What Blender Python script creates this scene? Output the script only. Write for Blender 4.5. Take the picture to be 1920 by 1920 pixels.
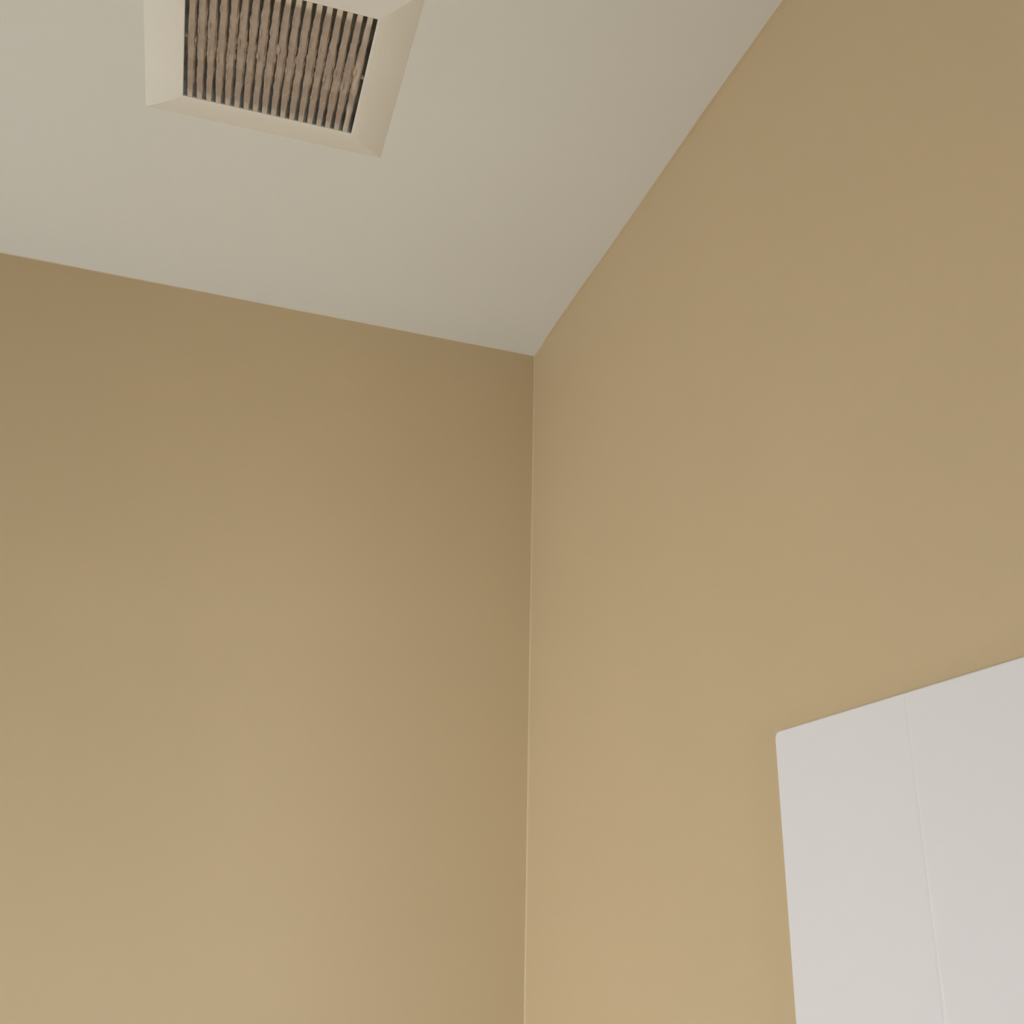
import bpy, bmesh, math, random
from mathutils import Matrix, Vector

random.seed(7)
for o in list(bpy.data.objects):
    bpy.data.objects.remove(o, do_unlink=True)
sc = bpy.context.scene
COL = sc.collection

# ------------------------------------------------------------------ camera
S = 0.88                       # ceiling height above the camera, metres
CAM_Z = 1.56
CEIL = CAM_Z + S
FOCAL_PX = 1961.76
PITCH, ROLL, YAW = 0.3863, -0.0229, -0.3176
R = (Matrix.Rotation(YAW, 3, 'Z') @ Matrix.Rotation(PITCH, 3, 'X') @ Matrix.Rotation(ROLL, 3, 'Y'))
cam_data = bpy.data.cameras.new('camera')
cam_data.sensor_width = 36.0
cam_data.sensor_fit = 'HORIZONTAL'
cam_data.lens = FOCAL_PX / 1920.0 * 36.0
cam_data.clip_start = 0.01
cam = bpy.data.objects.new('camera', cam_data)
COL.objects.link(cam)
cx, cy, cz = R.col[0], R.col[2], -R.col[1]
cam.matrix_world = Matrix(((cx.x, cy.x, cz.x, 0.0), (cx.y, cy.y, cz.y, 0.0),
                           (cx.z, cy.z, cz.z, CAM_Z), (0, 0, 0, 1)))
sc.camera = cam

# ------------------------------------------------------------------ room size
X1 = 0.5615 * S                # right wall plane
Y1 = 1.5941 * S                # left wall plane (the wall ahead)
X0 = X1 - 1.95                 # window wall, out of frame
Y0 = Y1 - 2.75                 # wall behind the camera
# window openings out of frame: one in the wall at X0 (y, z range), one added in the wall at Y0 to shape the rear light (x, z range)
WIN_A = (0.62, 1.28, 0.70, 1.40)
ADDED_WIN = (-0.08, 0.36, 0.78, 1.30)

# ------------------------------------------------------------------ world, side window daylight and added rear light
world = bpy.data.worlds.new('world')
sc.world = world
world.use_nodes = True
wn = world.node_tree
wn.nodes['Background'].inputs['Color'].default_value = (0.85, 0.90, 1.0, 1)
wn.nodes['Background'].inputs['Strength'].default_value = 0.8


def daylight(name, loc, direction, w, h, energy, color):
    d = bpy.data.lights.new(name, 'AREA')
    d.shape = 'RECTANGLE'
    d.size, d.size_y = w, h
    d.energy = energy
    d.color = color
    o = bpy.data.objects.new(name, d)
    COL.objects.link(o)
    o.location = loc
    o.rotation_euler = Vector(direction).to_track_quat('-Z', 'Y').to_euler()
    return o


DAY_COLOR = (0.855, 0.915, 1.0)
daylight('daylight_side', (X0 - 0.13, (WIN_A[0] + WIN_A[1]) / 2, (WIN_A[2] + WIN_A[3]) / 2), (1, 0, 0),
         WIN_A[1] - WIN_A[0], WIN_A[3] - WIN_A[2], 32.5, DAY_COLOR)
daylight('added_rear_light', ((ADDED_WIN[0] + ADDED_WIN[1]) / 2, Y0 - 1.5, 0.70), (0, 1, 0.1),  # added light, held back so the opening crops it to a soft bright area
         0.60, 0.90, 100.0, DAY_COLOR)

vs = sc.view_settings
vs.view_transform = 'Standard'
vs.look = 'None'
vs.gamma = 1.0
vs.use_curve_mapping = False
vs.exposure = 0.17


# ------------------------------------------------------------------ helpers
def lin(r, g, b):
    def f(c):
        c /= 255.0
        return c / 12.92 if c <= 0.04045 else ((c + 0.055) / 1.055) ** 2.4
    return (f(r), f(g), f(b), 1.0)


def mat(name, color, rough=0.6, var=0.0, var_scale=3.0, bump=0.0, bump_scale=300.0, spec=0.5):
    m = bpy.data.materials.new(name)
    m.use_nodes = True
    nt = m.node_tree
    b = nt.nodes['Principled BSDF']
    b.inputs['Roughness'].default_value = rough
    b.inputs['Specular IOR Level'].default_value = spec
    tc = nt.nodes.new('ShaderNodeTexCoord')
    n = nt.nodes.new('ShaderNodeTexNoise')
    n.inputs['Scale'].default_value = var_scale
    n.inputs['Detail'].default_value = 3
    nt.links.new(tc.outputs['Object'], n.inputs['Vector'])
    r = nt.nodes.new('ShaderNodeValToRGB')
    c = Vector(color[:3])
    lo, hi = c * (1 - var), c * (1 + var)
    r.color_ramp.elements[0].color = (*lo, 1)
    r.color_ramp.elements[0].position = 0.3
    r.color_ramp.elements[1].color = (*hi, 1)
    r.color_ramp.elements[1].position = 0.7
    nt.links.new(n.outputs['Fac'], r.inputs['Fac'])
    nt.links.new(r.outputs['Color'], b.inputs['Base Color'])
    if bump > 0:
        n2 = nt.nodes.new('ShaderNodeTexNoise')
        n2.inputs['Scale'].default_value = bump_scale
        n2.inputs['Detail'].default_value = 2
        nt.links.new(tc.outputs['Object'], n2.inputs['Vector'])
        bp = nt.nodes.new('ShaderNodeBump')
        bp.inputs['Strength'].default_value = bump
        bp.inputs['Distance'].default_value = 0.001
        nt.links.new(n2.outputs['Fac'], bp.inputs['Height'])
        nt.links.new(bp.outputs['Normal'], b.inputs['Normal'])
    return m


def link(name, verts, faces, material, parent=None, smooth=False):
    me = bpy.data.meshes.new(name)
    me.from_pydata([tuple(v) for v in verts], [], faces)
    bm = bmesh.new()
    bm.from_mesh(me)
    bmesh.ops.recalc_face_normals(bm, faces=bm.faces)
    bm.to_mesh(me)
    bm.free()
    if smooth:
        for p in me.polygons:
            p.use_smooth = True
    me.materials.append(material)
    o = bpy.data.objects.new(name, me)
    COL.objects.link(o)
    if parent is not None:
        o.parent = parent
    return o


def box_vf(x0, x1, y0, y1, z0, z1):
    v = [(x0, y0, z0), (x1, y0, z0), (x1, y1, z0), (x0, y1, z0),
         (x0, y0, z1), (x1, y0, z1), (x1, y1, z1), (x0, y1, z1)]
    f = [(0, 3, 2, 1), (4, 5, 6, 7), (0, 1, 5, 4), (1, 2, 6, 5), (2, 3, 7, 6), (3, 0, 4, 7)]
    return v, f


def multi_box(boxes):
    V, F = [], []
    for b in boxes:
        v, f = box_vf(*b)
        k = len(V)
        V += v
        F += [tuple(i + k for i in q) for q in f]
    return V, F


def tag(o, label=None, cat=None, group=None, kind=None):
    if label:
        o['label'] = label
    if cat:
        o['category'] = cat
    if group:
        o['group'] = group
    if kind:
        o['kind'] = kind
    return o


# ------------------------------------------------------------------ materials
TAN = (0.60, 0.465, 0.275, 1)
M_WALL = mat('tan_wall_paint', TAN, 0.55, var=0.012, var_scale=4, bump=0.05, bump_scale=350, spec=0.35)
M_CEIL = mat('off_white_ceiling_paint', (0.745, 0.73, 0.65, 1), 0.8, var=0.008, var_scale=3, bump=0.06, bump_scale=280, spec=0.2)
M_PANEL = mat('white_gloss_panel', (0.81, 0.795, 0.785, 1), 0.35, var=0.006, var_scale=5, spec=0.4)
M_PLASTIC = mat('cream_vent_plastic', (0.80, 0.76, 0.66, 1), 0.45, var=0.02, var_scale=12, spec=0.4)
M_FLOOR = mat('floor_vinyl', (0.45, 0.40, 0.33, 1), 0.5, var=0.15, var_scale=9)
M_WHITE = mat('white_window_paint', (0.8, 0.79, 0.76, 1), 0.4, var=0.01)
M_HOUSING = mat('grey_fan_housing', (0.60, 0.60, 0.55, 1), 0.7, var=0.35, var_scale=40)
M_LINT = mat('brown_grey_lint', (0.40, 0.315, 0.24, 1), 1.0, var=0.22, var_scale=160, bump=0.6, bump_scale=900, spec=0.0)

# dusty slats: cream plastic under a coat of lint that thins out at one end
M_SLAT = bpy.data.materials.new('dusty_slat_plastic')
M_SLAT.use_nodes = True
_nt = M_SLAT.node_tree
_b = _nt.nodes['Principled BSDF']
_b.inputs['Roughness'].default_value = 0.85
_b.inputs['Specular IOR Level'].default_value = 0.15
_tc = _nt.nodes.new('ShaderNodeTexCoord')
_n = _nt.nodes.new('ShaderNodeTexNoise')
_n.inputs['Scale'].default_value = 55
_n.inputs['Detail'].default_value = 4
_nt.links.new(_tc.outputs['Object'], _n.inputs['Vector'])
_at = _nt.nodes.new('ShaderNodeAttribute')
_at.attribute_name = 'dust'
_ma = _nt.nodes.new('ShaderNodeMath')
_ma.operation = 'ADD'
_nt.links.new(_n.outputs['Fac'], _ma.inputs[0])
_nt.links.new(_at.outputs['Fac'], _ma.inputs[1])
_rp = _nt.nodes.new('ShaderNodeValToRGB')
_e = _rp.color_ramp.elements
_e[0].position = 0.45
_e[0].color = (0.66, 0.565, 0.43, 1)
_e[1].position = 0.95
_e[1].color = (0.44, 0.35, 0.27, 1)
_x = _rp.color_ramp.elements.new(1.0)
_x.color = (0.40, 0.315, 0.24, 1)
_mr = _nt.nodes.new('ShaderNodeMath')
_mr.operation = 'MULTIPLY'
_mr.inputs[1].default_value = 0.66
_nt.links.new(_ma.outputs[0], _mr.inputs[0])
_nt.links.new(_mr.outputs[0], _rp.inputs['Fac'])
_nt.links.new(_rp.outputs['Color'], _b.inputs['Base Color'])

M_GLASS = bpy.data.materials.new('window_glass')
M_GLASS.use_nodes = True
_nt = M_GLASS.node_tree
_nt.nodes.clear()
_o = _nt.nodes.new('ShaderNodeOutputMaterial')
_mx = _nt.nodes.new('ShaderNodeMixShader')
_t = _nt.nodes.new('ShaderNodeBsdfTransparent')
_g = _nt.nodes.new('ShaderNodeBsdfGlossy')
_g.inputs['Roughness'].default_value = 0.05
_mx.inputs['Fac'].default_value = 0.06
_nt.links.new(_t.outputs[0], _mx.inputs[1])
_nt.links.new(_g.outputs[0], _mx.inputs[2])
_nt.links.new(_mx.outputs[0], _o.inputs['Surface'])

# ------------------------------------------------------------------ room shell
T = 0.12
v, f = box_vf(X0 - T, X1 + T, Y0 - T, Y1 + T, -0.1, 0.0)
tag(link('floor', v, f, M_FLOOR), 'plain brown vinyl floor of the small room', 'floor', kind='structure')
v, f = box_vf(X0 - T, X1 + T, Y1, Y1 + T, 0.0, CEIL)
tag(link('wall_left', v, f, M_WALL), 'tan painted wall on the left below the vent', 'wall', kind='structure')
v, f = box_vf(X1, X1 + T, Y0, Y1, 0.0, CEIL)
tag(link('wall_right', v, f, M_WALL), 'tan painted wall on the right carrying the white panel', 'wall', kind='structure')
a0, a1, b0, b1 = ADDED_WIN
v, f = multi_box([(X0 - T, a0, Y0 - T, Y0, 0, CEIL), (a1, X1 + T, Y0 - T, Y0, 0, CEIL),
                  (a0, a1, Y0 - T, Y0, 0, b0), (a0, a1, Y0 - T, Y0, b1, CEIL)])
tag(link('wall_back', v, f, M_WALL), 'tan painted wall behind the viewer', 'wall', kind='structure')
a0, a1, b0, b1 = WIN_A
v, f = multi_box([(X0 - T, X0, Y0, a0, 0, CEIL), (X0 - T, X0, a1, Y1, 0, CEIL),
                  (X0 - T, X0, a0, a1, 0, b0), (X0 - T, X0, a0, a1, b1, CEIL)])
tag(link('wall_side', v, f, M_WALL), 'tan painted wall with the window, out of frame', 'wall', kind='structure')


def window(name, label, loc, rz, w, h):
    """local +x points into the room"""
    win = bpy.data.objects.new(name, None)
    COL.objects.link(win)
    win.location = loc
    win.rotation_euler = (0, 0, rz)
    tag(win, label, 'window', kind='structure')
    hw, fw = w / 2, 0.03
    v, f = multi_box([(-.03, .03, -hw, -hw + fw, 0, h), (-.03, .03, hw - fw, hw, 0, h),
                      (-.03, .03, -hw + fw, hw - fw, 0, fw), (-.03, .03, -hw + fw, hw - fw, h - fw, h),
                      (-.02, .02, -hw + fw, hw - fw, h / 2 - .012, h / 2 + .012)])
    link('window_frame', v, f, M_WHITE, win)
    for za, zb in ((fw, h / 2 - .012), (h / 2 + .012, h - fw)):
        v, f = box_vf(-.003, .003, -hw + fw, hw - fw, za, zb)
        link('window_pane', v, f, M_GLASS, win)
    v, f = box_vf(.03, .10, -hw - .03, hw + .03, -.02, 0.0)
    link('window_sill', v, f, M_WHITE, win)


window('window_1', 'white framed window in the side wall, out of frame',
       (X0 - 0.06, (WIN_A[0] + WIN_A[1]) / 2, WIN_A[2]), 0.0, WIN_A[1] - WIN_A[0], WIN_A[3] - WIN_A[2])
window('added_rear_window', 'added white framed window behind the viewer, shaping the light on the left wall',
       ((ADDED_WIN[0] + ADDED_WIN[1]) / 2, Y0 - 0.06, ADDED_WIN[2]), math.pi / 2, ADDED_WIN[1] - ADDED_WIN[0], ADDED_WIN[3] - ADDED_WIN[2])  # added opening, sized to confine the rear light on the left wall

# ------------------------------------------------------------------ vent placement
VA = -0.0267
VX, VY, VWX, VWY, VM, VH = [q * S for q in (0.4340, 0.4712, 0.2157, 0.1970, 0.0478, 0.0115)]
UC, VC = VX + VWX / 2, VY + VWY / 2
vent_loc = Vector((X1 - UC, Y1 - VC, CEIL))
# local axes: +x to the right, +y towards the left wall (down in the picture)
rotm = Matrix.Rotation(VA, 3, 'Z')
gx, gy = VWX / 2, VWY / 2       # half opening
ox, oy = gx + VM, gy + VM       # half outer frame

# ceiling slab with the opening for the fan
hx, hy = gx + 0.012, gy + 0.012
hole = [vent_loc + rotm @ Vector((a * hx, b * hy, 0)) for a, b in ((-1, -1), (1, -1), (1, 1), (-1, 1))]
outer = [Vector((X0 - T, Y0 - T, CEIL)), Vector((X1 + T, Y0 - T, CEIL)),
         Vector((X1 + T, Y1 + T, CEIL)), Vector((X0 - T, Y1 + T, CEIL))]
V = outer + hole
V = V + [p + Vector((0, 0, 0.02)) for p in V]
F = []
for i in range(4):
    j = (i + 1) % 4
    F.append((i, j, 4 + j, 4 + i))
    F.append((8 + i, 12 + i, 12 + j, 8 + j))
    F.append((i, 8 + i, 8 + j, j))
    F.append((4 + i, 4 + j, 12 + j, 12 + i))
tag(link('ceiling', V, F, M_CEIL), 'smooth off-white painted ceiling', 'ceiling', kind='structure')

# ------------------------------------------------------------------ painted caulk along the joints
def bead(name, label, pts, mats):
    """pts: list of section point lists (3 to 5 points each) swept into an open strip."""
    n = len(pts[0])
    V = [p for s in pts for p in s]
    F = []
    for i in range(len(pts) - 1):
        for k in range(n - 1):
            F.append((i * n + k, i * n + k + 1, (i + 1) * n + k + 1, (i + 1) * n + k))
    for s in (0, len(pts) - 1):
        F.append(tuple(s * n + k for k in range(n)))
    # closing faces against wall and ceiling
    for i in range(len(pts) - 1):
        F.append((i * n, (i + 1) * n, (i + 1) * n + n - 1, i * n + n - 1))
    return tag(link(name, V, F, mats), label, 'trim', kind='structure')


def wob(t, seed, amp):
    r = random.Random(seed)
    s = 0
    for k in range(6):
        fr = 7 + 13 * k * (0.8 + 0.4 * r.random())
        s += math.sin(t * fr + r.random() * 6.28) / (1 + 0.5 * k)
    return s * amp / 2.2


def lerp_table(tab, t):
    if t <= tab[0][0]:
        return tab[0][1]
    for (a, va), (b, vb) in zip(tab, tab[1:]):
        if t <= b:
            return va + (vb - va) * (t - a) / (b - a)
    return tab[-1][1]


# right wall / ceiling: the tan paint laps unevenly on to the ceiling
RTAB = [(0.0, 0.0012), (0.03, 0.0012), (0.07, 0.0030), (0.13, 0.0034), (0.25, 0.0030), (0.40, 0.0030),
        (0.52, 0.0036), (0.66, 0.0040), (0.85, 0.0014), (1.0, 0.001), (3.0, 0.001)]
sec = []
t = 0.0
while t < (Y1 - Y0):
    w = max(0.0006, lerp_table(RTAB, t) + wob(t, 3, 0.0004))
    h = 0.0022 + abs(wob(t, 5, 0.0007))
    y = Y1 - t
    sec.append([Vector((X1, y, CEIL - h * .5)), Vector((X1 - 0.0004, y, CEIL - h * .25)),
                Vector((X1 - w + 0.0002, y, CEIL - 0.0004)), Vector((X1 - w, y, CEIL))])
    t += 0.006
bead('trim_1', 'uneven tan painted caulk line between right wall and ceiling', sec, M_WALL)

LTAB = [(0.0, 0.0008), (0.05, 0.0012), (0.13, 0.0006), (0.4, 0.0008), (0.6, 0.0010), (0.75, 0.0014), (2, 0.0014)]
sec = []
t = 0.0
while t < (X1 - X0):
    w = max(0.0005, lerp_table(LTAB, t) + wob(t, 11, 0.0002))
    h = 0.0018 + abs(wob(t, 12, 0.0004))
    x = X1 - t
    sec.append([Vector((x, Y1, CEIL - h * .5)), Vector((x, Y1 - w + 0.0002, CEIL - 0.0004)), Vector((x, Y1 - w, CEIL))])
    t += 0.006
bead('trim_2', 'thin tan painted caulk line between left wall and ceiling', sec, M_WALL)

sec = []
z = CEIL - 0.001
while z > 0.0:
    a = 0.0020 + wob(z, 21, 0.0003)
    b = 0.0016 + wob(z, 22, 0.0003)
    sec.append([Vector((X1, Y1 - a, z)), Vector((X1 - b * .35, Y1 - a * .42, z)), Vector((X1 - b, Y1, z))])
    z -= 0.01
bead('trim_3', 'tan painted caulk line in the vertical corner of the two walls', sec, M_WALL)

# ------------------------------------------------------------------ white panel on the right wall
PS, PD, PC = 0.7235 * S, 0.8133 * S, 0.1913 * S
PW, PH, PT_, PR = 0.82, 1.25, 0.006, 0.0065
panel = bpy.data.objects.new('sheet_panel', None)
COL.objects.link(panel)
ptop = CEIL - PD
panel.location = (X1 - 0.0005, Y1 - PS, ptop - PH)
tag(panel, 'large smooth white sheet panel with rounded corner fixed flat on the right wall', 'wall panel')


def rounded_rect(w, h, r, seg=8):
    pts = []
    for (px, pz, a0) in ((w - r, h - r, 0), (r, h - r, 90), (r, r, 180), (w - r, r, 270)):
        for k in range(seg + 1):
            a = math.radians(a0 + 90 * k / seg)
            pts.append((px + r * math.cos(a), pz + r * math.sin(a)))
    return pts


def slab(name, w, h, r, th, bev, material, parent):
    """slab lying against the wall, width along -y, thickness along -x, softly rounded front edge"""
    loops = [(0.0, 0.0)]
    for k in range(4):
        a = math.radians(90 * k / 3)
        loops.append((bev * (1 - math.cos(a)), th - bev + bev * math.sin(a)))
    V, F = [], []
    n = None
    for ins, dep in loops:
        ring = rounded_rect(w - 2 * ins, h - 2 * ins, max(r - ins, 0.0008))
        n = len(ring)
        V += [(-dep, -(q[0] + ins), q[1] + ins) for q in ring]
    for i in range(len(loops) - 1):
        for k in range(n):
            j = (k + 1) % n
            F.append((i * n + k, i * n + j, (i + 1) * n + j, (i + 1) * n + k))
    F.append(tuple(range(n)))
    F.append(tuple((len(loops) - 1) * n + k for k in range(n)))
    return link(name, V, F, material, parent)


slab('sheet', PW, PH, PR, PT_, 0.0016, M_PANEL, panel)
# faint vertical moulding seam in the sheet
V, F = [], []
prof = [(-0.0020, 0.0), (-0.0010, 0.00017), (0.0, 0.00023), (0.0010, 0.00017), (0.0020, 0.0)]
for zz in (0.004, PH - 0.004):
    V += [(-(PT_ + d), -(PC + a), zz) for a, d in prof]
    V += [(-(PT_ - 0.0006), -(PC + a), zz) for a, d in prof]
n = len(prof)
for k in range(n - 1):
    F.append((k, k + 1, 2 * n + k + 1, 2 * n + k))
    F.append((n + k, 3 * n + k, 3 * n + k + 1, n + k + 1))
    for b in (0, 2 * n):
        F.append((b + k, b + n + k, b + n + k + 1, b + k + 1))
F += [(0, 2 * n, 3 * n, n), (n - 1, 2 * n - 1, 4 * n - 1, 3 * n - 1)]
link('seam', V, F, M_PANEL, panel, smooth=False)

# ------------------------------------------------------------------ ceiling vent
vent = bpy.data.objects.new('exhaust_vent', None)
COL.objects.link(vent)
vent.location = vent_loc
vent.rotation_euler = (0, 0, VA)
tag(vent, 'cream plastic exhaust fan cover with dusty slats on the ceiling', 'vent')

# sloped cover frame: ring of rectangles (half x, half y, z below ceiling)
def ease(k):                    # rounded shoulder from the ceiling, then a straight slope
    return VH * (1 - (1 - k) ** 1.5)


rings = [(ox, oy, 0.0)]
for k in (0.03, 0.07, 0.12, 0.2, 0.3, 0.42, 0.56, 0.7, 0.84, 0.95):
    rings.append((ox - (VM - 0.001) * k, oy - (VM - 0.001) * k, -ease(k)))
rings += [(gx + 0.0010, gy + 0.0010, -VH), (gx + 0.0002, gy + 0.0002, -VH + 0.0002), (gx, gy, -VH + 0.0008),
          (gx + 0.0003, gy + 0.0003, -VH + 0.0020), (gx + 0.008, gy + 0.008, -VH + 0.0030),
          (gx + 0.010, gy + 0.010, 0.0)]
V, F = [], []
for a, b, c in rings:
    V += [(-a, -b, c), (a, -b, c), (a, b, c), (-a, b, c)]
m = len(rings)
for i in range(m):
    for k in range(4):
        j = (k + 1) % 4
        i2 = (i + 1) % m
        F.append((i * 4 + k, i * 4 + j, i2 * 4 + j, i2 * 4 + k))
link('cover_frame', V, F, M_PLASTIC, vent)

# steel fan box above the ceiling
V, F = [], []
for a, b, c in ((gx + 0.010, gy + 0.010, 0.004), (gx + 0.010, gy + 0.010, 0.022), (gx + 0.012, gy + 0.012, 0.004), (gx + 0.012, gy + 0.012, 0.024)):
    V += [(-a, -b, c), (a, -b, c), (a, b, c), (-a, b, c)]
for k in range(4):
    j = (k + 1) % 4
    F += [(k, j, 4 + j, 4 + k), (8 + k, 8 + j, 12 + j, 12 + k), (k, j, 8 + j, 8 + k)]
F += [(4, 5, 6, 7), (12, 13, 14, 15)]
link('fan_housing', V, F, M_HOUSING, vent)

# slats: 18 blades, 19 slots, the outer slots touch the frame
NS = 18
pitch = VWX / (NS + 0.40)
slot = 0.40 * pitch
sw = pitch - slot
DEEP = 0.0050


def slat_mesh(seed, clean=0.0):
    r = random.Random(seed)
    NSEG = 26
    V, F, D = [], [], []
    L0, L1 = -gy - 0.0015, gy + 0.0015
    ph = [r.random() * 6.28 for _ in range(6)]
    for s in range(NSEG + 1):
        t = s / NSEG
        y = L0 + (L1 - L0) * t
        w = sw / 2
        prof = [(-w * .72, 0.0), (-w * .95, -DEEP * .55), (-w, -DEEP + 0.0012), (-w * .8, -DEEP),
                (w * .8, -DEEP), (w, -DEEP + 0.0012), (w * .95, -DEEP * .55), (w * .72, 0.0)]
        d_end = min(1.0, max(0.0, (t - 0.045) / 0.03))        # clean end away from the wall
        d_far = min(1.0, max(0.35, (1.0 - t) / 0.06))
        for a, c in prof:
            V.append((a, y, c - (VH - 0.0012) + DEEP))
            dd = 1.0 * d_end * d_far
            if clean and a > -w * .9 and a < w * .5:
                dd -= clean * (0.5 + 0.5 * math.sin(t * 17 + ph[0])) * (0.6 if t < .35 else 1.0)
            D.append(dd)
    n = 8
    for s in range(NSEG):
        for k in range(n):
            j = (k + 1) % n
            F.append((s * n + k, s * n + j, (s + 1) * n + j, (s + 1) * n + k))
    F += [tuple(range(n)), tuple(NSEG * n + k for k in range(n))]
    me = bpy.data.meshes.new('slat')
    me.from_pydata(V, [], F)
    bm = bmesh.new()
    bm.from_mesh(me)
    bmesh.ops.recalc_face_normals(bm, faces=bm.faces)
    bm.to_mesh(me)
    bm.free()
    at = me.attributes.new('dust', 'FLOAT', 'POINT')
    at.data.foreach_set('value', D)
    me.materials.append(M_SLAT)
    return me


std = slat_mesh(1)
last = slat_mesh(2, clean=1.0)
for i in range(NS):
    xc = -gx + slot + sw / 2 + i * pitch
    o = bpy.data.objects.new('slat', last if i == NS - 1 else std)
    COL.objects.link(o)
    o.parent = vent
    o.location = (xc, 0, 0)

# a rib that ties the slats together from behind
for yb in (gy * 0.02,):
    v, f = box_vf(-gx, gx, yb - 0.0015, yb + 0.0015, -VH + 0.0045, -VH + 0.0075)
    link('rib', v, f, M_SLAT, vent)

# lint hanging along the slat edges and bridging the slots here and there
V, F = [], []
for i in range(NS + 1):
    x0s = -gx + i * pitch                 # slot between x0s and x0s + slot
    for side in (0, 1):
        if i == 0 and side == 0 or i == NS and side == 1:
            continue
        r = random.Random(100 + i * 2 + side)
        ph = [r.random() * 6.28 for _ in range(5)]
        N = 60
        base = len(V)
        for s in range(N + 1):
            t = s / N
            y = -gy + 2 * gy * t
            e = math.sin(t * 8 + ph[0]) * .55 + math.sin(t * 29 + ph[1]) * .22 + math.sin(t * 63 + ph[2]) * .25 + (r.random() - .5) * .6
            mid = math.exp(-((t - .50) / .30) ** 2)
            edge = min(1.0, max(0.0, (t - .05) / .08)) * min(1.0, max(0.0, (1 - t) / .10))
            if i in (0, NS):
                mid *= .25
            br = max(0.0, math.sin(t * 19 + ph[4]) + math.sin(t * 37 + ph[2]) - 1.15) * 0.5 * mid      # clumps that bridge the slot
            g = slot * (0.06 + 0.32 * mid + (0.10 + 0.12 * mid) * e + br) * edge
            g = max(0.00002, min(g, slot * .62))
            xe = x0s - 0.0006 if side == 0 else x0s + slot + 0.0006
            sg = 1 if side == 0 else -1
            zc = -(VH - 0.0012) + 0.0016 + 0.0008 * math.sin(t * 31 + ph[3])
            th = 0.0007 + 0.5 * g
            V += [(xe, y, zc - th), (xe + sg * (g + 0.0006) * .8, y, zc - th * .6), (xe + sg * (g + 0.0006), y, zc),
                  (xe + sg * (g + 0.0006) * .7, y, zc + th), (xe, y, zc + th)]
        for s in range(N):
            for k in range(5):
                j = (k + 1) % 5
                F.append((base + s * 5 + k, base + s * 5 + j, base + s * 5 + 5 + j, base + s * 5 + 5 + k))
        F += [tuple(base + k for k in range(5)), tuple(base + N * 5 + k for k in range(5))]
lint = link('lint', V, F, M_LINT, vent)
tag(lint, 'brown grey lint clogging the slots', kind='stuff')
